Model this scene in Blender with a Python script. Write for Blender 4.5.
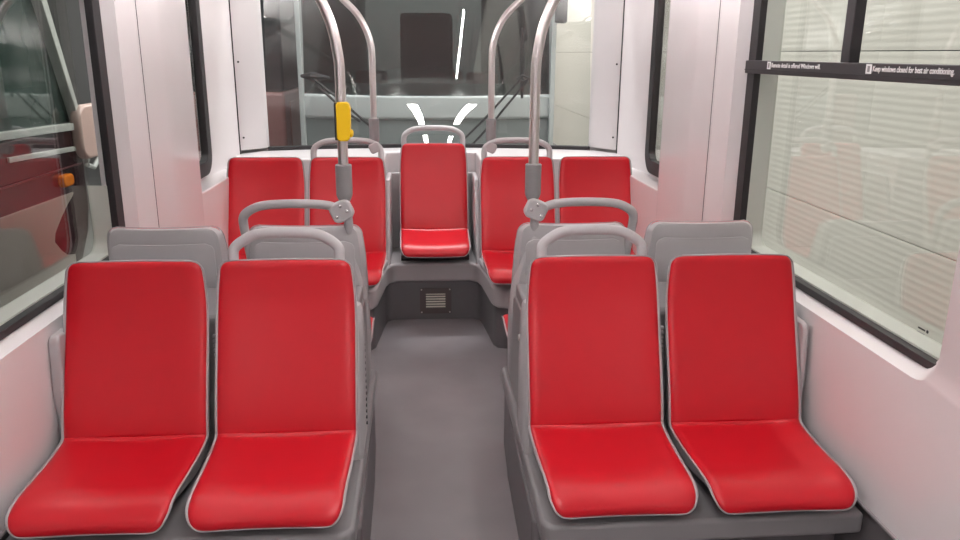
import bpy, bmesh, math, random
from mathutils import Matrix, Vector
random.seed(4)
S = bpy.context.scene
for o in list(bpy.data.objects): bpy.data.objects.remove(o)
COL = S.collection

# ---------------- camera, world, lights, exposure ----------------
cam = bpy.data.cameras.new('camera')
cam.sensor_fit = 'HORIZONTAL'; cam.sensor_width = 36; cam.lens = 780/960*36; cam.clip_start = .02; cam.clip_end = 200
co = bpy.data.objects.new('camera', cam); COL.objects.link(co)
co.matrix_world = Matrix(((0.99733167, 0.01285338, -0.07186331, -.06),
                          (-0.07268071, 0.26731721, -0.96086369, 0.0),
                          (0.00685995, 0.96352286, 0.26753811, 1.62), (0, 0, 0, 1)))
S.camera = co
W = bpy.data.worlds.new('world'); S.world = W; W.use_nodes = True
W.node_tree.nodes['Background'].inputs[0].default_value = (.5, .52, .55, 1)
W.node_tree.nodes['Background'].inputs[1].default_value = .12
S.view_settings.view_transform = 'Standard'; S.view_settings.look = 'None'
S.view_settings.exposure = 0.5; S.view_settings.gamma = 1; S.view_settings.use_curve_mapping = False
TRAM_LAMP = 42.0      # emission of the saloon light strips
HALL_LAMP = 60.0      # emission of the workshop tubes
def area(name, loc, rot, sx, sy, power, col):
    l = bpy.data.lights.new(name, 'AREA'); l.shape = 'RECTANGLE'; l.size = sx; l.size_y = sy; l.energy = power; l.color = col
    o = bpy.data.objects.new(name, l); COL.objects.link(o); o.location = loc; o.rotation_euler = rot; return o
for yy in (-.5, 3.8, 8.1, 12.4): area('hall_light_beside_shutter', (2.0, yy, 5.3), (0, math.radians(20), 0), .14, 3.2, 105, (1, .98, .94))
area('hall_light_over_left_track', (-2.6, 7.5, 5.6), (0, 0, 0), 2.0, 8, 90, (.95, 1, 1))
area('saloon_added_uplight_left', (-.78, 3.2, 2.06), (math.radians(180), 0, 0), .16, 3.2, 28, (1, .97, .95))  # added uplights, bounced off the ceiling to fill the rear saloon
area('saloon_added_uplight_right', (.78, 3.2, 2.06), (math.radians(180), 0, 0), .16, 3.2, 28, (1, .97, .95))
area('hall_light_far_right', (1.2, 16.5, 5.8), (0, math.radians(42), 0), .4, 5, 1100, (1, .95, .9))
area('hall_light_between_trams', (0, 6.0, 4.8), (math.radians(16), 0, 0), 2.0, .6, 130, (1, 1, 1))

# ---------------- materials ----------------
MATS = {}
def mat(name, col, rough=.5, metal=0, coat=0, noise=0, nscale=40, bump=0, bscale=300, spec=.5, emit=0, coat_rough=.1):
    if name in MATS: return MATS[name]
    m = bpy.data.materials.new(name); m.use_nodes = True; nt = m.node_tree; b = nt.nodes['Principled BSDF']
    b.inputs['Base Color'].default_value = (*col, 1); b.inputs['Roughness'].default_value = rough
    b.inputs['Metallic'].default_value = metal; b.inputs['Coat Weight'].default_value = coat
    b.inputs['Coat Roughness'].default_value = coat_rough; b.inputs['Specular IOR Level'].default_value = spec
    tc = nt.nodes.new('ShaderNodeTexCoord')
    if noise:
        n = nt.nodes.new('ShaderNodeTexNoise'); n.inputs['Scale'].default_value = nscale; n.inputs['Detail'].default_value = 4
        nt.links.new(tc.outputs['Object'], n.inputs['Vector'])
        r = nt.nodes.new('ShaderNodeMapRange'); r.inputs[3].default_value = 1-noise; r.inputs[4].default_value = 1+noise
        nt.links.new(n.outputs['Fac'], r.inputs[0])
        v = nt.nodes.new('ShaderNodeVectorMath'); v.operation = 'SCALE'; v.inputs[0].default_value = col
        nt.links.new(r.outputs[0], v.inputs['Scale']); nt.links.new(v.outputs[0], b.inputs['Base Color'])
    if bump:
        n = nt.nodes.new('ShaderNodeTexNoise'); n.inputs['Scale'].default_value = bscale; n.inputs['Detail'].default_value = 3
        nt.links.new(tc.outputs['Object'], n.inputs['Vector'])
        bp = nt.nodes.new('ShaderNodeBump'); bp.inputs['Strength'].default_value = bump; bp.inputs['Distance'].default_value = .002
        nt.links.new(n.outputs['Fac'], bp.inputs['Height']); nt.links.new(bp.outputs[0], b.inputs['Normal'])
    if emit:
        b.inputs['Emission Color'].default_value = (*col, 1); b.inputs['Emission Strength'].default_value = emit
    MATS[name] = m; return m
def glass(name, tint, f0=.05, rough=0.0):
    m = bpy.data.materials.new(name); m.use_nodes = True; nt = m.node_tree; nt.nodes.clear()
    out = nt.nodes.new('ShaderNodeOutputMaterial'); mix = nt.nodes.new('ShaderNodeMixShader')
    t = nt.nodes.new('ShaderNodeBsdfTransparent'); t.inputs[0].default_value = (*tint, 1)
    g = nt.nodes.new('ShaderNodeBsdfGlossy'); g.inputs['Roughness'].default_value = rough; g.inputs[0].default_value = (1, 1, 1, 1)
    lw = nt.nodes.new('ShaderNodeLayerWeight'); lw.inputs[0].default_value = .5
    p = nt.nodes.new('ShaderNodeMath'); p.operation = 'POWER'; p.inputs[1].default_value = 5
    a = nt.nodes.new('ShaderNodeMath'); a.operation = 'MULTIPLY_ADD'; a.inputs[1].default_value = 1-f0; a.inputs[2].default_value = f0
    nt.links.new(lw.outputs['Facing'], p.inputs[0]); nt.links.new(p.outputs[0], a.inputs[0]); nt.links.new(a.outputs[0], mix.inputs[0])
    nt.links.new(t.outputs[0], mix.inputs[1]); nt.links.new(g.outputs[0], mix.inputs[2]); nt.links.new(mix.outputs[0], out.inputs[0])
    MATS[name] = m; return m
M_WHITE = mat('white_lining', (.72, .685, .692), .33, coat=.35, noise=.02, nscale=8, bump=.02, bscale=500, coat_rough=.12)
M_CORNER = mat('corner_cover_white', (.60, .575, .58), .4, noise=.02, nscale=9)
M_RED = mat('red_vinyl', (.56, .004, .014), .36, bump=.05, bscale=900, noise=.03, nscale=14)
M_SHELL = mat('grey_shell_plastic', (.45, .43, .44), .38, noise=.03, nscale=30, bump=.04, bscale=700)
M_RIM = mat('pale_edge_trim', (.37, .345, .355), .4)
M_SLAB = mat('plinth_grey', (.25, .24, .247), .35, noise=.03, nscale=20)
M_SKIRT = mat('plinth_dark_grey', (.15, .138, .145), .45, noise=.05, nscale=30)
M_KICK = mat('kick_panel_dark', (.145, .138, .145), .5, noise=.05, nscale=30)
M_BENCH = mat('bench_shell_grey', (.46, .435, .445), .38, noise=.02, nscale=20)
M_STEEL = mat('brushed_steel', (.74, .70, .69), .3, metal=1, bump=.02, bscale=400)
M_SLEEVE = mat('sleeve_grey', (.27, .26, .265), .45, noise=.03)
M_BLACK = mat('black_rubber', (.018, .016, .018), .5, noise=.1)
M_BAR = mat('black_bar_paint', (.03, .026, .03), .4, noise=.05)
M_YEL = mat('yellow_plastic', (.9, .56, .0), .4, noise=.03, nscale=20)
M_DARK = mat('dark_gap', (.03, .03, .032), .6, noise=.05)
M_TXT = mat('white_print', (.8, .8, .8), .6, noise=.02)
M_CEIL = mat('ceiling_white', (.8, .78, .78), .5, noise=.02)
M_PLATE = mat('vent_plate', (.13, .11, .105), .35, metal=.6, noise=.05)
M_SLAT = mat('vent_slat', (.72, .70, .62), .35, noise=.03)
G_SIDE = glass('side_glass', (.92, .93, .91), .045)
G_REAR = glass('windscreen_glass', (.88, .90, .89), .06)
G_TRAM = glass('dark_windscreen_glass', (.45, .48, .48), .08)

# vinyl floor
def floor_mat():
    m = mat('vinyl_floor', (.15, .135, .145), .42)
    nt = m.node_tree; b = nt.nodes['Principled BSDF']; tc = nt.nodes.new('ShaderNodeTexCoord')
    n = nt.nodes.new('ShaderNodeTexNoise'); n.inputs['Scale'].default_value = 420; n.inputs['Detail'].default_value = 2
    n2 = nt.nodes.new('ShaderNodeTexNoise'); n2.inputs['Scale'].default_value = 5
    r = nt.nodes.new('ShaderNodeValToRGB'); r.color_ramp.elements[0].position = .35; r.color_ramp.elements[1].position = .7
    r.color_ramp.elements[0].color = (.19, .172, .182, 1); r.color_ramp.elements[1].color = (.30, .275, .288, 1)
    mx = nt.nodes.new('ShaderNodeMath'); mx.operation = 'MULTIPLY_ADD'; mx.inputs[1].default_value = .25
    nt.links.new(tc.outputs['Object'], n.inputs['Vector']); nt.links.new(tc.outputs['Object'], n2.inputs['Vector'])
    nt.links.new(n2.outputs['Fac'], mx.inputs[0]); nt.links.new(n.outputs['Fac'], mx.inputs[2]); 
    sub = nt.nodes.new('ShaderNodeMath'); sub.operation = 'SUBTRACT'; sub.inputs[1].default_value = .12
    nt.links.new(mx.outputs[0], sub.inputs[0]); nt.links.new(sub.outputs[0], r.inputs[0]); nt.links.new(r.outputs[0], b.inputs['Base Color'])
    return m
M_FLOOR = floor_mat()
# ribbed shutter: the ribs are modelled, the paint is plain
M_SHUT = mat('shutter_cream', (.68, .655, .60), .45, noise=.04, nscale=2)

# ---------------- mesh helpers ----------------
def obj(name, bm, m, parent=None, smooth=True, bevel=0, seg=3, angle=35):
    me = bpy.data.meshes.new(name); bmesh.ops.recalc_face_normals(bm, faces=bm.faces); bm.to_mesh(me); bm.free()
    me.materials.append(m)
    o = bpy.data.objects.new(name, me); COL.objects.link(o)
    if parent: o.parent = parent
    if bevel:
        md = o.modifiers.new('bevel', 'BEVEL'); md.width = bevel; md.segments = seg; md.limit_method = 'ANGLE'; md.angle_limit = math.radians(angle)
        md.harden_normals = False
    if smooth:
        for p in me.polygons: p.use_smooth = True
        a = math.radians(angle)
        b2 = bmesh.new(); b2.from_mesh(me)
        for e in b2.edges:
            if len(e.link_faces) == 2 and e.calc_face_angle(0) > a: e.smooth = False
        b2.to_mesh(me); b2.free()
        if bevel:
            for e in me.edges: e.use_edge_sharp = False
            w = o.modifiers.new('wn', 'WEIGHTED_NORMAL'); w.keep_sharp = True
    return o
def tag(o, label, cat, group=None, kind=None):
    o['label'] = label; o['category'] = cat
    if group: o['group'] = group
    if kind: o['kind'] = kind
    return o
def empty(name, loc, label, cat, group=None, rz=0):
    o = bpy.data.objects.new(name, None); COL.objects.link(o); o.location = loc; o.rotation_euler = (0, 0, rz)
    o.empty_display_size = .05
    return tag(o, label, cat, group)
def struct(o): o['kind'] = 'structure'; return o
def box(bm, x0, x1, y0, y1, z0, z1):
    vs = [bm.verts.new((x, y, z)) for x in (x0, x1) for y in (y0, y1) for z in (z0, z1)]
    for f in ((0, 1, 3, 2), (4, 6, 7, 5), (0, 4, 5, 1), (2, 3, 7, 6), (0, 2, 6, 4), (1, 5, 7, 3)): bm.faces.new([vs[i] for i in f])
    return vs
def BX(*a):
    bm = bmesh.new(); box(bm, *a); return bm
def prism(bm, pts, a0, a1, axis='z'):
    """extrude a 2D polygon: axis z -> pts (x,y); axis x -> pts (y,z); axis y -> pts (x,z)"""
    def mk(p, a): return {'z': (p[0], p[1], a), 'x': (a, p[0], p[1]), 'y': (p[0], a, p[1])}[axis]
    lo = [bm.verts.new(mk(p, a0)) for p in pts]; hi = [bm.verts.new(mk(p, a1)) for p in pts]
    n = len(pts); bm.faces.new(lo[::-1]); bm.faces.new(hi)
    for i in range(n): bm.faces.new((lo[i], lo[(i+1) % n], hi[(i+1) % n], hi[i]))
def PR(pts, a0, a1, axis='z'):
    bm = bmesh.new(); prism(bm, pts, a0, a1, axis); return bm
def smooth_path(pts, n=8):
    P = [Vector(p) for p in pts]; out = []
    for i in range(len(P)-1):
        p0 = P[max(i-1, 0)]; p1 = P[i]; p2 = P[i+1]; p3 = P[min(i+2, len(P)-1)]
        for k in range(n):
            t = k/n
            out.append(.5*((2*p1)+(p2-p0)*t+(2*p0-5*p1+4*p2-p3)*t*t+(3*p1-p0-3*p2+p3)*t**3))
    out.append(P[-1]); return out
def tube(bm, pts, r, seg=14, cap=True, closed=False, rx=1.0):
    P = [Vector(p) for p in pts]; n = len(P); rings = []; prev = None
    for i in range(n):
        if closed: t = (P[(i+1) % n]-P[i-1]).normalized()
        else: t = (P[min(i+1, n-1)]-P[max(i-1, 0)]).normalized()
        if prev is None:
            u = t.orthogonal().normalized()
            if abs(t.y) < .9: u = (Vector((0, 1, 0))-t*t.y).normalized()
        else: u = (prev-t*prev.dot(t)).normalized()
        prev = u; v = t.cross(u)
        rr = r[i] if isinstance(r, (list, tuple)) else r
        rings.append([bm.verts.new(P[i]+u*rr*rx*math.cos(2*math.pi*k/seg)+v*rr*math.sin(2*math.pi*k/seg)) for k in range(seg)])
    m = n if closed else n-1
    for i in range(m):
        a = rings[i]; b = rings[(i+1) % n]
        for k in range(seg): bm.faces.new((a[k], a[(k+1) % seg], b[(k+1) % seg], b[k]))
    if cap and not closed: bm.faces.new(rings[0][::-1]); bm.faces.new(rings[-1])
def TB(pts, r, **k):
    bm = bmesh.new(); tube(bm, pts, r, **k); return bm
def rrect(a0, a1, b0, b1, r, n=7):
    """rounded rectangle, counter-clockwise, in (a,b)"""
    out = []
    for (ca, cb, s) in ((a1-r, b0+r, -90), (a1-r, b1-r, 0), (a0+r, b1-r, 90), (a0+r, b0+r, 180)):
        for k in range(n+1):
            t = math.radians(s+90*k/n); out.append((ca+r*math.cos(t), cb+r*math.sin(t)))
    return out
def ring(bm, lo, li, x0, x1):
    """closed ring between two equal-length loops in the (y,z) plane, from x0 to x1"""
    n = len(lo)
    A = [[bm.verts.new((x, p[0], p[1])) for p in L] for L, x in ((lo, x0), (lo, x1), (li, x1), (li, x0))]
    for j in range(4):
        a = A[j]; b = A[(j+1) % 4]
        for i in range(n): bm.faces.new((a[i], a[(i+1) % n], b[(i+1) % n], b[i]))
def disc(bm, c, n, r, h, seg=16, dome=0):
    n = Vector(n).normalized(); c = Vector(c); u = n.orthogonal().normalized(); v = n.cross(u)
    lv = [(r, 0), (r, h), (r*.8, h+dome), (0, h+dome*1.4)] if dome else [(r, 0), (r, h)]
    rings = []
    for rr, hh in lv:
        if rr == 0: rings.append([bm.verts.new(c+n*hh)])
        else: rings.append([bm.verts.new(c+n*hh+u*rr*math.cos(2*math.pi*k/seg)+v*rr*math.sin(2*math.pi*k/seg)) for k in range(seg)])
    for a, b in zip(rings, rings[1:]):
        for k in range(seg):
            if len(b) == 1: bm.faces.new((a[k], a[(k+1) % seg], b[0]))
            else: bm.faces.new((a[k], a[(k+1) % seg], b[(k+1) % seg], b[k]))
    bm.faces.new(rings[0][::-1])
    if len(rings[-1]) > 1: bm.faces.new(rings[-1])

# ---------------- the setting: the tram saloon ----------------
bm = BX(-1.27, 1.27, -3, 5.2, -.06, 0); struct(obj('floor', bm, M_FLOOR))
bm = BX(-1.3, 1.3, -3, 5.05, 2.22, 2.3); struct(obj('ceiling', bm, M_CEIL))
bm = BX(-1.3, 1.3, -3.08, -3, 0, 2.3); struct(obj('wall_front', bm, M_WHITE))

ARC = []   # plan curve of the windscreen from left to right
for k in range(25):
    x = -1.06+2.12*k/24; ARC.append((x, 5.37-.165*(x/1.06)**2))

def lining(bm, x, y0, y1, z0, z1, li, xo, lo):
    """flat sheet at x with a rounded opening li, and the jamb from li back to loop lo at xo"""
    rect = [bm.verts.new((x, *p)) for p in ((y0, z0), (y1, z0), (y1, z1), (y0, z1))]
    L = [bm.verts.new((x, *p)) for p in li]; O = [bm.verts.new((xo, *p)) for p in lo]
    n = len(L); ed = [bm.edges.new((rect[i], rect[(i+1) % 4])) for i in range(4)]+[bm.edges.new((L[i], L[(i+1) % n])) for i in range(n)]
    bmesh.ops.triangle_fill(bm, use_beauty=True, edges=ed)
    for i in range(n): bm.faces.new((L[i], L[(i+1) % n], O[(i+1) % n], O[i]))

for s, side in ((-1, 'left'), (1, 'right')):
    bm = bmesh.new()
    # lining around the big window with its deep white sill
    li = rrect(1.70, 3.165, .817, 2.06, .09); lo = rrect(1.775, 3.145, .834, 2.03, .07)
    lining(bm, s*1.2, -3, 3.17, .375, 2.25, li, s*1.262, lo)
    # bottom return of the lining
    box(bm, s*1.2, s*1.3, -3, 3.17, .365, .375)
    o = struct(obj('wall_'+side, bm, M_WHITE, angle=50))
    # pillar between the windows
    pl = [(1.262, 3.146), (1.205, 3.172), (1.166, 3.262), (1.16, 3.275), (1.1605, 3.277), (1.172, 3.30), (1.176, 3.335), (1.147, 3.46), (1.143, 3.50), (1.143, 3.60), (1.15, 3.90), (1.156, 3.935), (1.17, 3.95), (1.27, 3.99), (1.32, 3.99), (1.32, 3.146)]
    bm = PR([(s*x, y) for x, y in pl], .375, 2.25)
    struct(obj('wall_pillar_'+side, bm, M_WHITE, angle=40))
    bm = PR([(s*1.1615, 3.2735), (s*1.1595, 3.2735), (s*1.1595, 3.2765), (s*1.1615, 3.2765)], .4, 2.2)
    struct(obj('trim_seam_'+side, bm, M_DARK, smooth=False))
    # rear wall section: narrow window, lower lining and sill
    bm = bmesh.new()
    li = rrect(3.60, 4.49, .965, 2.06, .11); lo = rrect(3.60, 4.49, .965, 2.06, .11)
    lining(bm, s*1.26, 3.5, 4.52, .90, 2.25, li, s*1.30, lo)
    prism(bm, [(s*1.26, 4.52), (s*1.225, 4.93), (s*1.205, 5.0), (s*1.2, 5.02), (s*1.3, 5.1), (s*1.3, 4.52)], .94, 2.25)
    struct(obj('wall_rear_'+side, bm, M_WHITE, angle=40))
    bm = PR([(s*1.155, 3.9), (s*1.148, 4.2), (s*1.143, 4.45), (s*1.15, 4.62), (s*1.175, 4.78), (s*1.3, 5.0), (s*1.3, 3.9)], .0, .943)
    struct(obj('wall_lower_'+side, bm, M_WHITE, bevel=.008, angle=40))
    # thin horizontal seam
    bm = BX(min(s*1.2, s*1.262), max(s*1.2, s*1.262), 4.5, 5.0, 1.066, 1.069)
    # kick panel and edge strip below the lining
    bm = BX(min(s*1.21, s*1.27), max(s*1.21, s*1.27), -3, 4.0, 0, .366); struct(obj('baseboard_'+side, bm, M_SKIRT))
    bm = BX(min(s*1.192, s*1.22), max(s*1.192, s*1.22), -3, 3.17, .366, .373); struct(obj('trim_edge_'+side, bm, M_RIM))
    # windscreen corner cover
    t = struct(obj('trim_corner_cover_'+side, PR([(s*1.2, 5.02), (s*1.15, 5.06), (s*1.07, 5.17), (s*1.055, 5.215), (s*1.08, 5.26), (s*1.25, 5.2), (s*1.25, 5.04)], 1.02, 2.25), M_CORNER, bevel=.006, angle=50))
    bm = bmesh.new(); disc(bm, (s*1.178, 5.037, 1.10), (-s*.65, -.75, 0), .006, .004, dome=.001); obj('screw', bm, M_DARK, t)
    bm = bmesh.new(); disc(bm, (s*1.178, 5.037, 1.56), (-s*.65, -.75, 0), .006, .004, dome=.001); obj('screw', bm, M_DARK, t)
    bm = bmesh.new(); box(bm, s*1.2-.004, s*1.2+.004, 5.012, 5.02, 1.0, 2.2); struct(obj('trim_cover_gap_'+side, bm, M_DARK, smooth=False))
    # windows
    f = struct(obj('window_1' if s < 0 else 'window_2', (lambda b: (ring(b, rrect(1.68, 3.145, .834, 2.03, .03), rrect(1.74, 3.075, .858, 1.98, .05), s*1.246, s*1.275), b)[1])(bmesh.new()), M_BLACK, bevel=.003))
    bm = bmesh.new()
    if s > 0: ring(bm, rrect(1.72, 3.095, .844, 2.0, .07), rrect(1.74, 3.075, .864, 1.98, .06), s*1.272, s*1.345)
    else:
        inn = [(1.74, .864)]+[(3.01+.065*math.cos(math.radians(a)), .929+.065*math.sin(math.radians(a))) for a in range(-90, 1, 12)]+[(3.075, 1.12)]
        out = [(1.74, .844)]+[(3.01+.085*math.cos(math.radians(a)), .929+.085*math.sin(math.radians(a))) for a in range(-90, 1, 12)]+[(3.078, 1.12)]
        prism(bm, inn+out[::-1], -1.345, -1.272, 'x')
    obj('reveal', bm, mat('window_reveal_paint', (.46, .485, .44), .4, noise=.02), f, angle=40)
    obj('glass', BX(min(s*1.338, s*1.344), max(s*1.338, s*1.344), 1.735, 3.08, .86, 1.985), G_SIDE, f)
    f = struct(obj('window_3' if s < 0 else 'window_4', (lambda b: (ring(b, rrect(3.60, 4.49, .965, 2.06, .12), rrect(3.68, 4.41, 1.04, 2.0, .06), s*1.235, s*1.275), b)[1])(bmesh.new()), M_BLACK, bevel=.004))
    obj('glass', BX(min(s*1.256, s*1.262), max(s*1.256, s*1.262), 3.65, 4.44, 1.0, 2.03), G_SIDE, f)
# upper sash bars on the right window
w2 = bpy.data.objects['window_2']
bar = obj('transom_bar', BX(1.225, 1.27, 1.70, 3.12, 1.552, 1.601), M_BAR, w2, bevel=.003)
obj('sash_bar', BX(1.235, 1.27, 2.365, 2.415, 1.60, 2.0), M_BAR, w2, bevel=.003)
bm = bmesh.new(); box(bm, 1.2225, 1.226, 1.70, 3.12, 1.5655, 1.5675); obj('bar_groove', bm, M_DARK, w2, smooth=False)

def text(name, s, size, m, mtx, parent=None, ext=.0004, bold=.012):
    cu = bpy.data.curves.new(name, 'FONT'); cu.body = s; cu.size = size; cu.extrude = ext; cu.offset = bold*size
    o = bpy.data.objects.new(name, cu); COL.objects.link(o)
    dg = bpy.context.evaluated_depsgraph_get(); me = bpy.data.meshes.new_from_object(o.evaluated_get(dg))
    bpy.data.objects.remove(o); me.name = name; me.materials.clear(); me.materials.append(m)
    o = bpy.data.objects.new(name, me); COL.objects.link(o); o.matrix_world = mtx
    return o
# decal frame: x of text runs towards -Y, y up, normal -X
DF = Matrix(((0, 0, -1, 0), (-1, 0, 0, 0), (0, 1, 0, 0), (0, 0, 0, 1)))
def sticker(y0, ylen, body, label):
    root = empty('window_sticker', (1.2248, y0, 1.571), label, 'sticker', 'printed notices on the window bar')
    bm = BX(-.0006, .0, -.030, 0, 0, .027); ic = obj('pictogram_panel', bm, M_TXT, root, smooth=False)
    bm = bmesh.new(); box(bm, -.0012, -.0006, -.021, -.009, .005, .022); obj('pictogram', bm, M_SLEEVE, root, smooth=False)
    t = text('lettering', body, .022, M_TXT, Matrix.Identity(4))
    w = max(v.co.x for v in t.data.vertices); k = ylen/w
    t.matrix_world = Matrix.Identity(4); t.parent = root
    t.matrix_local = Matrix.Translation((-.0006, -.036, .0075)) @ DF @ Matrix.Diagonal((k, 1, 1, 1))
sticker(2.915, .366, 'Remote detail is offered Windows will.', 'small white printed notice at the far end of the black window bar')
sticker(2.245, .355, 'Keep windows closed for best air conditioning.', 'white notice about keeping windows closed on the black window bar, nearer the camera')
# tiny maker's mark on the right glass
r = empty('glass_mark', (1.337, 1.985, .872), 'tiny dark maker mark in the lower near corner of the right window pane', 'mark')
bm = bmesh.new(); box(bm, -.0005, 0, -.024, .008, .006, .011); obj('mark_bar', bm, M_DARK, r, smooth=False)
bm = bmesh.new(); disc(bm, (0, -.034, .009), (-1, 0, 0), .005, .0006); obj('mark_dot', bm, M_DARK, r)
bm = bmesh.new(); box(bm, -.0005, 0, -.024, .010, -.004, -.002); box(bm, -.0005, 0, -.014, .010, -.012, -.010); obj('mark_lines', bm, M_SLEEVE, r, smooth=False)

# rear lining and shelf below the windscreen
REC = .292
pl = [(-1.2, 4.78), (-REC, 4.78), (-REC, 5.12), (REC, 5.12), (REC, 4.78), (1.2, 4.78), (1.22, 5.03), (1.08, 5.21)]+[(x, y-.012) for x, y in ARC[::-1]]+[(-1.08, 5.21), (-1.22, 5.03)]
bm = PR(pl, .41, 1.0); struct(obj('wall_rear', bm, M_WHITE, bevel=.02, angle=50))
def arc_strip(bm, off0, off1, z0, z1, lean=0):
    A = []
    for x, y in ARC:
        A.append([bm.verts.new((x, y+o+(z-1.0)*lean, z)) for o, z in ((off0, z0), (off1, z0), (off1, z1), (off0, z1))])
    for a, b in zip(A, A[1:]):
        for j in range(4): bm.faces.new((a[j], a[(j+1) % 4], b[(j+1) % 4], b[j]))
    bm.faces.new(A[0]); bm.faces.new(A[-1][::-1])
LEAN = .15
bm = bmesh.new(); arc_strip(bm, -.025, .02, .99, 1.024, LEAN); f = struct(obj('window_5', bm, M_BLACK, bevel=.003))
bm = bmesh.new(); arc_strip(bm, 0, .006, 1.0, 2.22, LEAN); obj('glass', bm, G_REAR, f)
for s in (-1, 1):
    bm = BX(min(s*1.06, s*1.3), max(s*1.06, s*1.3), 5.21, 5.24, 0, 2.3); struct(obj('wall_end_'+('left' if s < 0 else 'right'), bm, M_CORNER))

# saloon light strips in the ceiling
for s in (-1, 1):
    for y0 in (-2.6, -1.1, .4):
        l = empty('ceiling_light', (s*.115, y0+.6, 2.22), 'recessed white light strip in the ceiling, %s of the two rows' % ('left' if s < 0 else 'right'), 'light', 'ceiling light strips')
        obj('diffuser', BX(-.020, .020, -.52, .52, -.012, 0), mat('lamp_diffuser', (1, .96, .94), .5, emit=TRAM_LAMP), l)
        bm = bmesh.new(); box(bm, -.028, -.020, -.6, .6, -.012, 0); box(bm, .020, .028, -.6, .6, -.012, 0); obj('frame', bm, M_SLEEVE, l)

for s in (-1, 1):
    l = empty('added_uplight_trough', (s*.78, 3.2, 2.0), 'added shallow trough hiding a fill light over the %s seats' % ('left' if s < 0 else 'right'), 'lamp')  # added housings that keep the fill lights out of the windscreen reflections
    obj('trough', PR([(-.10, .0), (.10, .0), (.12, .055), (.11, .055), (.09, .02), (-.09, .02), (-.11, .055), (-.12, .055)], -1.62, 1.62, 'y'), M_CEIL, l)
    for yy in (-1.2, 1.2): obj('bracket', BX(-.01, .01, yy-.01, yy+.01, .02, .22), M_SLEEVE, l)

# ---------------- seats ----------------
BACK = [(.144, .635), (.137, .58), (.118, .49), (.084, .39), (.042, .28), (.010, .19), (-.004, .14), (-.010, .112)]
PAN = [(-.010, .112), (-.035, .096), (-.09, .088), (-.17, .084), (-.25, .084), (-.31, .085), (-.362, .079), (-.395, .060), (-.408, .034)]
def prof(pts, n): return [(p.x, p.y) for p in smooth_path([(a, b, 0) for a, b in pts], n)]
def lengths(P):
    L = [0]
    for a, b in zip(P, P[1:]): L.append(L[-1]+math.hypot(b[0]-a[0], b[1]-a[1]))
    return L
def normals(P):
    N = []
    for i in range(len(P)):
        a = P[max(i-1, 0)]; b = P[min(i+1, len(P)-1)]; dy, dz = b[0]-a[0], b[1]-a[1]; l = math.hypot(dy, dz)
        N.append((dz/l, -dy/l))    # towards the sitter (front / up)
    return N
def slab(P, half, r0, r1, front, back, nt=22, cup=.016, backin=0.0):
    """a body swept along profile P; half: half width; r0/r1 corner radii at the two ends; front/back: height functions (u 0..1, |t|)"""
    N = normals(P); L = lengths(P); T = L[-1]; bm = bmesh.new(); F = []; B = []
    for i, (p, nn) in enumerate(zip(P, N)):
        if nn[0] > 0 and abs(nn[0]) > abs(nn[1]): nn = (-nn[0], -nn[1])
        if nn[1] < -.2: nn = (-nn[0], -nn[1])
        d0 = L[i]; d1 = T-L[i]; w = half(L[i]/T) if callable(half) else half
        if r0 and d0 < r0: w -= r0-math.sqrt(max(r0*r0-(r0-d0)**2, 0))
        if r1 and d1 < r1: w -= r1-math.sqrt(max(r1*r1-(r1-d1)**2, 0))
        fr = []; bk = []
        for k in range(nt+1):
            t = -1+2*k/nt; t = math.copysign(1-(1-abs(t))**1.5, t)
            h = front(L[i]/T, abs(t), d0, d1)+cup*t*t; g = back(L[i]/T, abs(t), d0, d1)+cup*t*t
            fr.append(bm.verts.new((w*t, p[0]+nn[0]*h, p[1]+nn[1]*h)))
            bk.append(bm.verts.new(((w-backin)*t, p[0]+nn[0]*g, p[1]+nn[1]*g)))
        F.append(fr); B.append(bk)
    n = len(P)
    for i in range(n-1):
        for k in range(nt):
            bm.faces.new((F[i][k], F[i][k+1], F[i+1][k+1], F[i+1][k])); bm.faces.new((B[i][k], B[i+1][k], B[i+1][k+1], B[i][k+1]))
        bm.faces.new((F[i][0], F[i+1][0], B[i+1][0], B[i][0])); bm.faces.new((F[i][nt], B[i][nt], B[i+1][nt], F[i+1][nt]))
    for k in range(nt):
        bm.faces.new((F[0][k], B[0][k], B[0][k+1], F[0][k+1])); bm.faces.new((F[n-1][k], F[n-1][k+1], B[n-1][k+1], B[n-1][k]))
    return bm
def fall(d, r): return 1 if d >= r else math.sqrt(max(1-(1-d/r)**2, 0))
MESH = {}
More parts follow.
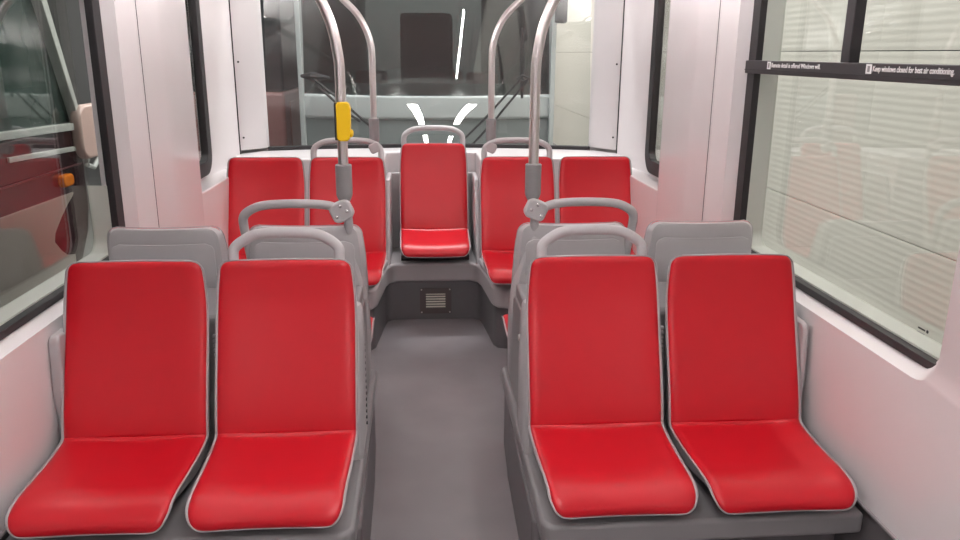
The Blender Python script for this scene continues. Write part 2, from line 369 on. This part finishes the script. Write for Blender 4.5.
def seat_meshes():
    pb = prof(BACK, 8); pp = prof(PAN, 8); full = pb+pp[1:]
    def hf(u):   # half width along the whole shell
        return .2195-.014*math.exp(-(u/.085)**1.5)-.010*max(0, (u-.6)/.4)
    edge = lambda t, n: (1-t**n)**.5 if t < 1 else 0
    MESH['shell'] = slab(full, hf, .035, .055, lambda u, t, a, b: .0035-.006*(1-t**10), lambda u, t, a, b: -(.022+.05*math.sin(math.pi*min(1, max(0, u/.95)))**1.1)*(1 if t < .98 else .6), backin=.010)
    MESH['backcush'] = slab(pb, lambda u: .2135-.014*math.exp(-(u*.545/.085)**1.5), .030, 0, lambda u, t, a, b: .017*edge(t, 9)*fall(a, .022)*fall(b, .010), lambda u, t, a, b: -.004, nt=30)
    MESH['pan'] = slab(pp, lambda u: .2135-.010*max(0, (u*.455+.545-.6)/.4), 0, .05, lambda u, t, a, b: .017*edge(t, 9)*fall(a, .010)*fall(b, .03), lambda u, t, a, b: -.004, nt=30)
    rim = []   # thin pale bead along the joint of upholstery and shell
    N = normals(full); L = lengths(full); T = L[-1]
    def w(i):
        d0, d1 = L[i], T-L[i]; ww = hf(L[i]/T)
        if d0 < .035: ww -= .035-math.sqrt(max(.035**2-(.035-d0)**2, 0))
        if d1 < .055: ww -= .055-math.sqrt(max(.055**2-(.055-d1)**2, 0))
        return ww
    def pos(i, sgn, k=1):
        nn = N[i]
        if nn[0] > 0 and abs(nn[0]) > abs(nn[1]): nn = (-nn[0], -nn[1])
        if nn[1] < -.2: nn = (-nn[0], -nn[1])
        h = .016*k*k+.002; return Vector((sgn*(w(i)-.001)*k, full[i][0]+nn[0]*h, full[i][1]+nn[1]*h))
    n = len(full); path = [pos(i, -1) for i in range(0, n)]+[pos(n-1, 1, k) for k in (-.8, -.4, 0, .4, .8)]+[pos(i, 1) for i in range(n-1, -1, -1)]+[pos(0, -1, k) for k in (-.8, -.4, 0, .4, .8)]
    MESH['rim'] = TB(path, .0024, seg=8, closed=True)
    # back panel on the rear of the shell
    sub = [p for p in pb if .16 < p[1] < .592]
    bmp = slab(sub, .182, .03, .03, lambda u, t, a, b: -.034-.05*math.sin(math.pi*min(1, (.1+u*.5)))**1.1+.004, lambda u, t, a, b: -.034-.05*math.sin(math.pi*min(1, (.06+u*.5)))**1.1*1.0-.006, cup=.010)
    MESH['panel'] = bmp
seat_meshes()
for k, m in (('shell', M_SHELL), ('backcush', M_RED), ('pan', M_RED), ('rim', M_RIM), ('panel', M_SHELL)):
    b = MESH[k]; o = obj('tmp', b, m, angle=40); MESH[k] = o.data; o.data.name = 'seat_'+k; bpy.data.objects.remove(o)
def handle_mesh(hw, up, dx=0):
    pts = [(-hw+.012, .118, .50), (-hw+.006, .136, .575), (-hw, .150, .64), (-hw+.006, .158, .672+up), (-hw+.045, .164, .700+up), (-hw*.5, .167, .712+up), (0, .168, .716+up)]
    pts = pts+[(-x, y, z) for x, y, z in pts[-2::-1]]; pts = [(x+dx, y, z) for x, y, z in pts]
    o = obj('tmp', TB(smooth_path(pts, 6), 0.0170, seg=12, rx=.8), M_SHELL); me = o.data; me.name = 'seat_handle'; bpy.data.objects.remove(o); return me
H_A = handle_mesh(.165, 0); H_B = handle_mesh(.190, .012); H_L = handle_mesh(.190, .008, .028); H_R = handle_mesh(.188, .008, -.040)
def child(name, me, root):
    o = bpy.data.objects.new(name, me); COL.objects.link(o); o.parent = root; return o
def seat(x, y, base, rz, label, group, handle=None, sc=1.0):
    root = empty('passenger_seat', (x, y, base), label, 'seat', group, rz)
    root.scale = (1, 1, sc)
    child('seat_shell', MESH['shell'], root); child('backrest_cushion', MESH['backcush'], root); child('seat_cushion', MESH['pan'], root)
    child('edge_trim', MESH['rim'], root); child('back_panel', MESH['panel'], root)
    if handle: child('grab_handle', handle, root)
    # two mounting feet under the pan
    for sx in (-1, 1):
        o = obj('mounting_foot', BX(sx*.10-.03, sx*.10+.03, -.30, -.06, 0, .075), M_DARK, root)
    return root
g1, g2, g3 = 'red seats facing the camera in the front rows', 'seats seen from behind in the second row', 'red seats along the rear window'
WL = seat(-.952, 2.275, .355, 0, 'large red seat at far left beside the left wall, facing the camera', g1)
FL = seat(-.492, 2.275, .355, 0, 'large red seat with grab handle on the left side of the aisle, facing the camera', g1, H_A)
FR = seat(.486, 2.275, .355, 0, 'large red seat with grab handle on the right side of the aisle, facing the camera', g1, H_A)
WR = seat(.942, 2.268, .355, 0, 'large red seat at far right beside the right wall, facing the camera', g1)
PI = math.pi
seat(-1.0, 2.985, .366, PI, 'grey back of the seat beside the left wall, facing away, without a handle', g2)
RL = seat(-.497, 3.0, .366, PI, 'grey back of the left aisle seat facing away, with pole clamped to its handle', g2, H_L)
RR = seat(.505, 3.0, .366, PI, 'grey back of the right aisle seat facing away, with pole clamped to its handle', g2, H_R)
seat(1.0, 2.985, .372, PI, 'grey back of the seat beside the right wall, facing away, without a handle', g2)
seat(-.94, 4.34, .412, 0, 'leftmost red seat of the rear row, beside the left corner', g3)
seat(-.485, 4.34, .412, 0, 'red rear row seat with handle and pole, just left of the middle seat', g3, H_B)
seat(.012, 4.94, .405, 0, 'raised middle red seat of the rear row above the vent grille', g3, H_B, 1.03)
seat(.485, 4.34, .412, 0, 'red rear row seat with handle and pole, just right of the middle seat', g3, H_B)
seat(.94, 4.34, .412, 0, 'rightmost red seat of the rear row, beside the right corner', g3)

# moulded side panels on the aisle side of the four aisle seats
def side_panel(root, s, lv):
    bm = bmesh.new(); inv = Matrix.Translation(root.location) @ Matrix.Rotation(root.rotation_euler.z, 4, 'Z'); inv = inv.inverted(); rings = []
    for z, x, ya, yb in lv:
        e = min(.018, (yb-ya)*.35)
        P = [(x+.012, ya), (x, ya+e), (x, yb-e), (x+.012, yb), (x+.07, yb), (x+.07, ya)]
        rings.append([bm.verts.new(inv @ Vector((s*a, b, z))) for a, b in P])
    for a, b in zip(rings, rings[1:]):
        for k in range(6): bm.faces.new((a[k], a[(k+1) % 6], b[(k+1) % 6], b[k]))
    bm.faces.new(rings[0]); bm.faces.new(rings[-1][::-1])
    obj('side_panel', bm, M_SHELL, root, angle=55)
def fine(lv): return [tuple(p) for p in (lambda A: [(a[0], a[1], a[2], a[3]) for a in A])([[q[0].x, q[0].y, q[1].x, q[1].y] for q in zip(smooth_path([(a, b, 0) for a, b, c, d in lv], 5), smooth_path([(c, d, 0) for a, b, c, d in lv], 5))])]
for root, s in ((RL, -1), (RR, 1)):
    side_panel(root, s, fine([(.975, .350, 2.845, 2.870), (.93, .330, 2.838, 2.885), (.86, .308, 2.835, 2.92), (.76, .287, 2.835, 2.95), (.66, .277, 2.84, 2.97), (.55, .276, 2.85, 2.985), (.43, .278, 2.86, 2.99), (.37, .280, 2.87, 3.0)]))
for root, s in ((FL, -1), (FR, 1)):
    side_panel(root, s, fine([(.835, .266, 2.395, 2.455), (.80, .260, 2.385, 2.47), (.66, .259, 2.35, 2.49), (.50, .261, 2.31, 2.50), (.350, .264, 2.28, 2.52)]))

for root, s in ((WL, -1), (WR, 1)):
    bm = PR([(2.30, .38), (2.285, .60), (2.30, .765), (2.315, .785), (2.40, .785), (2.42, .40)], s*1.165-root.location.x, s*(1.186 if s > 0 else 1.199)-root.location.x, 'x')
    bmesh.ops.translate(bm, verts=bm.verts, vec=(0, -root.location.y, -root.location.z))
    obj('side_panel', bm, M_SHELL, root, bevel=.01, angle=50)

# plinths the double rows stand on
for s, side in ((-1, 'left'), (1, 'right')):
    r = empty('seat_plinth', (0, 0, 0), 'grey moulded plinth under the double seats on the %s of the aisle' % side, 'plinth', 'seat plinths beside the aisle')
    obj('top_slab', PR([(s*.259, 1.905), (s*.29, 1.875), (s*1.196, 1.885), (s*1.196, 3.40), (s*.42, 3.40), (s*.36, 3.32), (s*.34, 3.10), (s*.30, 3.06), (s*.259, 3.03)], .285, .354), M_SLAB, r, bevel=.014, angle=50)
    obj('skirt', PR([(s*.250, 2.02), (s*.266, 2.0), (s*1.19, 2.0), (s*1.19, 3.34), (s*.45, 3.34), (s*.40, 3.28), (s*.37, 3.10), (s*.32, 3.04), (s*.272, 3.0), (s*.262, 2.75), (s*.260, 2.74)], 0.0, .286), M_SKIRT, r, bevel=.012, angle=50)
    sp = obj('spine_cover', PR([(2.40, .354), (2.43, .60), (2.455, .775), (2.47, .79), (2.79, .79), (2.805, .775), (2.83, .60), (2.86, .354)], s*.285, s*1.19, 'x'), M_SLAB, r, bevel=.012, angle=30)
    bm = PR([(2.36, .355), (2.44, .72), (2.50, .745), (2.78, .745), (2.84, .72), (2.90, .355)], s*.280, s*.30, 'x')
    obj('side_cover', bm, M_SLAB, r, bevel=.01, angle=25)
    if s > 0:
        bm = bmesh.new(); disc(bm, (.2605, 2.45, .70), (-1, 0, 0), .012, .004, dome=.003); obj('bolt', bm, M_STEEL, r)
    else:
        bm = bmesh.new()
        for k in range(14):
            box(bm, -.2625, -.2585, 2.452, 2.462, .68-.022*k, .688-.022*k)
        obj('vent_slots', bm, M_DARK, r, smooth=False)
    # small ribbed grille seen in the gap between the two front seats
    bm = bmesh.new()
    for k in range(6): box(bm, s*.715-.02, s*.715+.02, 2.395, 2.41, .66+.016*k, .668+.016*k)
    obj('gap_grille', bm, M_SHELL, r)

# ---------------- rear bench base ----------------
r = empty('rear_bench', (0, 0, 0), 'moulded grey bench base under the rear row, dark kick panel below', 'bench')
k = [(-1.14, 4.14), (-.40, 4.14), (-.355, 4.155), (-.335, 4.20), (-.30, 4.56), (-.285, 4.64), (-.25, 4.675)]
kk = k+[(-x, y) for x, y in k[::-1]]
obj('kick_panel', PR(kk+[(1.14, 4.75), (-1.14, 4.75)], 0, .255), M_KICK, r, bevel=.004, angle=60)
k = [(-1.14, 4.09), (-.41, 4.09), (-.345, 4.11), (-.318, 4.17), (-.285, 4.54), (-.262, 4.62), (-.22, 4.655)]
kk = k+[(-x, y) for x, y in k[::-1]]
obj('bench_shell', PR(kk+[(1.14, 5.1), (-1.14, 5.1)], .25, .372), M_BENCH, r, bevel=.02, angle=60)
# raised blocks beneath the side seats and the recess liner behind the middle seat
for s in (-1, 1):
    obj('seat_block', PR([(s*1.13, 4.16), (s*.36, 4.16), (s*.325, 4.20), (s*.285, 4.56), (s*.272, 4.68), (s*.272, 5.10), (s*.60, 5.10), (s*.60, 4.70), (s*1.13, 4.70)], .365, .40), M_BENCH, r, bevel=.012, angle=60)
    obj('recess_side', PR([(4.62, .36), (4.68, .45), (4.84, .85), (4.87, .87), (5.1, .87), (5.1, .36)], s*.262, s*.290, 'x'), M_BENCH, r, bevel=.008, angle=40)
obj('recess_back', BX(-.28, .28, 5.07, 5.12, .36, .87), M_BENCH, r, bevel=.008)
obj('seat_riser', BX(-.20, .225, 4.72, 5.06, .365, .405), M_DARK, r, bevel=.006)

v = empty('vent_grille', (.012, 4.668, .13), 'square vent grille with pale slats in the dark kick panel below the middle rear seat', 'vent')
obj('face_plate', (lambda b: (ring(b, rrect(-.098, .098, -.088, .078, .006, 3), rrect(-.062, .062, -.052, .042, .004, 3), 0, .006), b)[1])(bmesh.new()), M_PLATE, v)
fp = v.children[0]; fp.rotation_euler = (0, 0, -PI/2)
obj('back_plate', BX(-.07, .07, .0, .004, -.06, .05), M_DARK, v)
for i in range(6):
    obj('slat', BX(-.061, .061, -.006, .001, -.048+i*.0165, -.0385+i*.0165), M_SLAT, v, bevel=.001)
for sx in (-1, 1):
    for z in (-.079, .069):
        bm = bmesh.new(); disc(bm, (sx*.088, -.005, z), (0, -1, 0), .005, .002, dome=.001); obj('screw', bm, M_STEEL, v)

# ---------------- grab poles ----------------
def pole(s, x, y, zc, label, big):
    r = empty('grab_pole', (0, 0, 0), label, 'pole', 'steel poles clamped to seat handles')
    dx = 0 if big else .0
    if big:
        pts = [(x, y, 1.20), (x-s*.0, y, 1.40), (x+s*.0, y, 1.56), (x+s*.006, y, 1.63), (x+s*.022, y, 1.71), (x+s*.058, y, 1.80), (x+s*.12, y, 1.90), (x+s*.21, y, 2.0), (x+s*.34, y, 2.12), (x+s*.44, y, 2.21)]
        z0, z1, rs = 1.097, 1.228, .0300
    else:
        pts = [(x, y, 1.24), (x, y, 1.50), (x, y, 1.60), (x+s*.006, y, 1.67), (x+s*.032, y, 1.75), (x+s*.08, y, 1.83), (x+s*.15, y, 1.90), (x+s*.27, y, 2.02), (x+s*.46, y, 2.21)]
        z0, z1, rs = 1.125, 1.26, .029
    obj('steel_tube', TB(smooth_path(pts, 6), .0185, seg=18), M_STEEL, r)
    sl = [(x, y, z0-.012), (x, y, z0-.008), (x, y, z0+.004), (x, y, z0+.014), (x, y, z0+.022), (x, y, z1-.003), (x, y, z1), (x, y, z1+.0005)]
    obj('rubber_sleeve', TB(sl, [.012, .018, .024, .028, rs, rs, rs-.003, .019], seg=24), M_SLEEVE, r)
    cx = x+s*.010 if big else x-s*.002
    tb = TB([(x, y, z0-.008), (cx, y, zc)], .013, seg=12); obj('neck', tb, M_SLEEVE, r)
    bm = PR([(a, b) for a, b in rrect(-.040, .040, -.037, .037, .022, 6)], -.024, .024, 'y')
    bmesh.ops.rotate(bm, verts=bm.verts, cent=(0, 0, 0), matrix=Matrix.Rotation(s*math.radians(25), 3, 'Y'))
    if not big: bmesh.ops.scale(bm, verts=bm.verts, vec=(.78, 1, .78))
    bmesh.ops.translate(bm, verts=bm.verts, vec=(cx, y-.022, zc))
    c = obj('clamp', bm, M_SHELL, r, bevel=.008)
    if big:
        for (a, b) in ((-.004, .022), (.020, .004), (-.016, -.020)):
            bm = bmesh.new(); disc(bm, (cx-s*a, y-.045, zc+b), (0, -1, 0), .0062, .003, dome=.001); obj('screw', bm, mat('screw_steel', (.8, .8, .8), .25, metal=1), c)
    return r
pole(-1, -.347, 2.865, 1.060, 'steel pole with yellow button box, clamped to left aisle seat handle', True)
pole(1, .350, 2.865, 1.060, 'steel pole clamped to the right aisle seat, nearer than the other right pole', True)
pole(-1, -.332, 4.53, 1.098, 'far steel pole clamped to the rear seat left of the middle seat', False)
pole(1, .337, 4.53, 1.098, 'far steel pole clamped to the rear seat right of the middle seat', False)

b = empty('button_box', (-.336, 2.855, 1.384), 'yellow plastic button box fixed on the left steel pole', 'button box')
obj('housing', PR([(-.020, .067), (-.026, .060), (-.026, -.060), (-.018, -.069), (.012, -.069), (.018, -.060), (.022, -.035), (.024, .045), (.019, .062), (.010, .067)], -.032, .012, 'y'), M_YEL, b, bevel=.006, angle=30)
obj('mount', BX(-.034, -.022, -.02, .032, -.067, .066), M_DARK, b, bevel=.004)
bm = bmesh.new(); disc(bm, (.018, -.012, -.042), (1, -.3, 0), .014, .008, dome=.003); obj('push_button', bm, M_YEL, b)

# ---------------- outside the tram: workshop ----------------
M_GROUND = mat('hall_concrete', (.16, .16, .155), .5, noise=.15, nscale=3)
struct(obj('floor_hall', BX(-9, 3.4, -3, 20, -.45, -.38), M_GROUND))
M_HALL = mat('hall_wall_paint', (.16, .165, .165), .7, noise=.1, nscale=1)
struct(obj('wall_hall_left', BX(-9.1, -9, -3, 20, -.4, 6), M_HALL))
struct(obj('wall_hall_end', BX(-9, 3.4, 20, 20.1, -.4, 6), M_HALL))
struct(obj('ceiling_hall', BX(-9, 3.4, -3, 20, 6, 6.1), M_HALL))
# ribbed sectional shutter along the right side
SX = 3.0
def shutter():
    root = empty('roller_shutter', (SX, 6.5, -.38), 'cream ribbed sectional shutter beyond the right windows', 'shutter')
    zs = [-.38, .485, 1.655, 2.83, 4.0, 4.8]
    for a, b_ in zip(zs, zs[1:]):
        z = a+.003; n = round((b_-a)/.048); h = (b_-a-.006)/n; K = 6
        pts = [(.06, z+.38)]+[(0.0006+.0006*math.cos(2*math.pi*k/K), z+.38+k*h/K) for k in range(n*K+1)]+[(.06, b_-.003+.38)]
        obj('shutter_panel', PR(pts, -8, 13.4, 'y'), M_SHUT, root, smooth=True, angle=60)
    obj('joint_backing', BX(.03, .07, -8, 13.4, 0, 5.2), M_DARK, root)
shutter()

def lamp_tube(x, y, z, L, ry=0):
    r = empty('hall_lamp', (x, y, z), 'bright fluorescent tube under the dark workshop ceiling', 'lamp', 'workshop ceiling tubes')
    obj('housing', BX(-.06, .06, -L/2, L/2, .03, .08), M_HALL, r)
    obj('light_tube', TB([(0, -L/2, .01), (0, L/2, .01)], .025, seg=8), mat('hall_tube', (1, 1, .97), .5, emit=HALL_LAMP), r)
r = empty('added_lamp_blocker', (2.0, 8.0, 5.3), 'long added reflector trough above the cream shutter', 'lamp')  # unseen plate added to hide the shutter lamps from the other tram's windscreen
obj('blocker', PR([(-.34, -.22), (-.36, -.22), (-.30, .12), (.25, .12), (.25, .10), (-.28, .10)], -10.2, 10.2, 'y'), M_HALL, r)
for y in (7, 11):
    for x in (-6.2, -4.4): lamp_tube(x, y, 4.9, 1.2)

# the other tram standing behind ours
M_TW = mat('tram_white_paint', (.50, .52, .52), .3, noise=.02)
M_TG = mat('tram_grey_paint', (.22, .24, .24), .35, noise=.03)
M_TD = mat('tram_interior_dark', (.03, .032, .034), .6, noise=.1)
t = empty('tram', (0, 7.1, -.38), 'white fronted tram with large dark windscreen standing behind the rear window', 'tram')
N_ = []
for k_ in range(17):
    x = -1.16+2.32*k_/16; N_.append((x, .25*(abs(x)/1.16)**2.4))
def nose(z0, z1, off, name, m, bev=.01):
    return obj(name, PR([(x, y-off) for x, y in N_]+[(1.16, .9), (-1.16, .9)], z0, z1), m, t, bevel=bev, angle=60)
nose(1.42, 1.64, .0, 'dash_body', M_TW, .03); nose(1.10, 1.43, -.02, 'lower_front', M_TG, .02); nose(.30, 1.10, .05, 'bumper', M_TW, .05)
nose(3.1, 3.4, 0, 'roof_front', M_TW)
bm = bmesh.new(); A = []
for x, y in N_: A.append([bm.verts.new((x*.97, y+a+(z-1.64)*.22, z)) for a, z in ((.01, 1.62), (.016, 1.62), (.016, 3.12), (.01, 3.12))])
for a, b_ in zip(A, A[1:]):
    for j in range(4): bm.faces.new((a[j], a[(j+1) % 4], b_[(j+1) % 4], b_[j]))
obj('windscreen', bm, G_TRAM, t)
for s in (-1, 1):
    obj('pillar', PR([(s*1.115, .16), (s*1.16, .17), (s*1.17, .40), (s*1.13, .40)], 1.15, 3.2), M_TW, t, bevel=.008)
    obj('side_wall', BX(min(s*1.13, s*1.17), max(s*1.13, s*1.17), .4, 9, .3, 1.45), M_TD, t)
    obj('side_window', BX(min(s*1.13, s*1.15), max(s*1.13, s*1.15), .4, 9, 1.45, 3.0), M_TD, t)
obj('cab_floor', BX(-1.12, 1.12, .3, 8.9, 1.0, 1.10), M_TD, t)
obj('cab_ceiling', BX(-1.12, 1.12, .5, 8.9, 3.05, 3.1), M_TD, t)
obj('dashboard', PR([(.3, 1.1), (.3, 1.62), (.75, 1.72), (.95, 1.6), (.95, 1.1)], -1.1, 1.1, 'x'), M_TG, t, bevel=.03)
obj('driver_seat', PR([(1.2, 1.1), (1.2, 1.55), (1.55, 1.6), (1.6, 2.4), (1.75, 2.42), (1.72, 1.1)], -.28, .28, 'x'), M_TD, t, bevel=.05)
obj('mirror', PR(rrect(1.12, 1.22, 2.26, 2.62, .02), -.02, .05, 'y'), M_BLACK, t, bevel=.01)
# wipers
def wiper(s, pts):
    w = obj('wiper', pts, M_BLACK, t); return w
bm = bmesh.new()
tube(bm, [(.815, -.10, 2.22), (.82, -.09, 1.95), (.825, -.10, 1.62)], [.009, .024, .012], seg=8)
tube(bm, [(.815, -.13, 1.80), (.50, -.13, 1.45), (.27, -.08, 1.22)], .010, seg=8)
tube(bm, [(.88, -.13, 1.79), (.58, -.13, 1.43), (.36, -.08, 1.18)], .010, seg=8)
tube(bm, [(.77, -.13, 1.79), (.82, -.13, 1.82), (.89, -.13, 1.79), (.82, -.13, 1.77)], .010, seg=8, closed=True)
wiper(1, bm)
bm = bmesh.new()
tube(bm, [(-1.10, -.02, 1.80), (-1.0, -.08, 1.80), (-.85, -.1, 1.79)], [.014, .04, .012], seg=8)
tube(bm, [(-1.0, -.10, 1.79), (-.76, -.12, 1.60), (-.45, -.1, 1.32)], .011, seg=8)
tube(bm, [(-.95, -.10, 1.72), (-.72, -.12, 1.50), (-.60, -.1, 1.42)], .011, seg=8)
wiper(-1, bm)
# red seats inside the other tram, seen dimly through its windscreen
for (x, y) in ((.72, 10.2), (.30, 10.9), (-.72, 10.6)):
    seat(x, y, .75, 0, 'dim red seat inside the dark tram behind the rear window', 'red seats inside the other tram')

# red tram farther back at the left
M_RT = mat('red_tram_paint', (.45, .20, .19), .35, noise=.04)
t2 = empty('far_tram', (-2.9, 11.5, -.38), 'pinkish red tram side farther back, low at left of the rear window', 'tram')
obj('body', BX(-.9, .9, 0, 7, .3, 1.45), M_RT, t2, bevel=.06)
obj('upper_body', BX(-.88, .88, .1, 7, 1.45, 3.2), M_TD, t2, bevel=.05)
for i in range(4): obj('side_panel', BX(.9, .915, .4+i*1.6, 1.75+i*1.6, .6, 1.3), mat('red_panel', (.50, .24, .22), .35, noise=.03), t2, bevel=.01)

# maroon railcar on the next track, seen through the left window
M_MAR = mat('maroon_paint', (.026, .004, .007), .22, coat=.5, noise=.04, nscale=6)
M_BEI = mat('painted_beige_reflection', (.34, .295, .26), .35, noise=.06, nscale=4)  # reflection in the left window, put in as colour
M_CABG = mat('cab_glass_green', (.035, .055, .048), .08, noise=.1, nscale=3)
X0 = -2.3
q = empty('maroon_tram', (X0, 4.0, -.38), 'maroon tram with a beige reflection painted low on its side, seen through the left window', 'tram')
def yz(pts): return [(y-4.0, z+.38) for y, z in pts]
obj('body', PR(yz([(-3, -.1), (4.6, -.1), (5.0, .12), (5.19, .314), (5.314, .455), (5.36, .60), (5.37, .886), (5.33, 1.16), (-3, 1.2)]), 0, -2.2, 'x'), M_MAR, q, bevel=.03, angle=50)
obj('side_panel', PR(yz([(-3, .765), (4.2, .762), (5.12, .747), (5.09, .72), (5.02, .69), (4.90, .62), (4.80, .55), (4.78, .50), (4.85, .43), (4.93, .38), (5.03, .36), (5.02, .1), (-3, .0)]), .012, -.02, 'x'), M_BEI, q, bevel=.003)  # beige stands in for the pale interior reflected in the window glass
obj('belt_moulding', PR(yz([(-3, .92), (5.29, .905), (5.30, .912), (-3, .93)]), .014, -.01, 'x'), mat('moulding', (.12, .04, .045), .3, noise=.02), q)
obj('cab_glass', PR(yz([(-3, 1.2), (5.32, 1.17), (5.28, 1.30), (4.98, 1.98), (4.90, 2.6), (-3, 2.6)]), -.03, -2.0, 'x'), M_CABG, q, bevel=.01)
obj('window_ledge', PR(yz([(3.0, 1.20), (5.33, 1.125), (5.36, 1.15), (5.33, 1.17), (3.0, 1.235)]), .02, -.03, 'x'), mat('pale_trim', (.5, .52, .49), .4, noise=.02), q, bevel=.004)
obj('window_ledge', PR(yz([(4.4, 1.03), (5.37, .99), (5.38, 1.02), (4.4, 1.06)]), .012, -.02, 'x'), MATS['pale_trim'], q, bevel=.004)
obj('pillar', PR(yz([(4.95, 2.0), (5.03, 2.0), (5.34, 1.20), (5.40, .93), (5.36, .89), (5.30, 1.17)]), .03, -.04, 'x'), MATS['pale_trim'], q, bevel=.006)
obj('marker_lamp', PR(yz(rrect(4.955, 5.095, .80, .875, .03)), .04, -.01, 'x'), mat('amber_lens', (.85, .22, .01), .25, noise=.05, nscale=60), q, bevel=.012)
m_ = empty('tram_mirror', (-2.28, 5.50, 1.10), 'tan rounded mirror head on a pale bracket at the end of the maroon tram', 'mirror')
obj('mirror_head', PR(rrect(-.27, .30, -.17, .18, .12), -.03, .04, 'x'), mat('mirror_tan', (.50, .36, .31), .4, noise=.05), m_, bevel=.02)
obj('bracket', TB([(.03, -.22, -.20), (.03, -.12, -.23), (.03, .02, -.16), (.03, .22, -.10)], .016, seg=8), MATS['pale_trim'], m_)
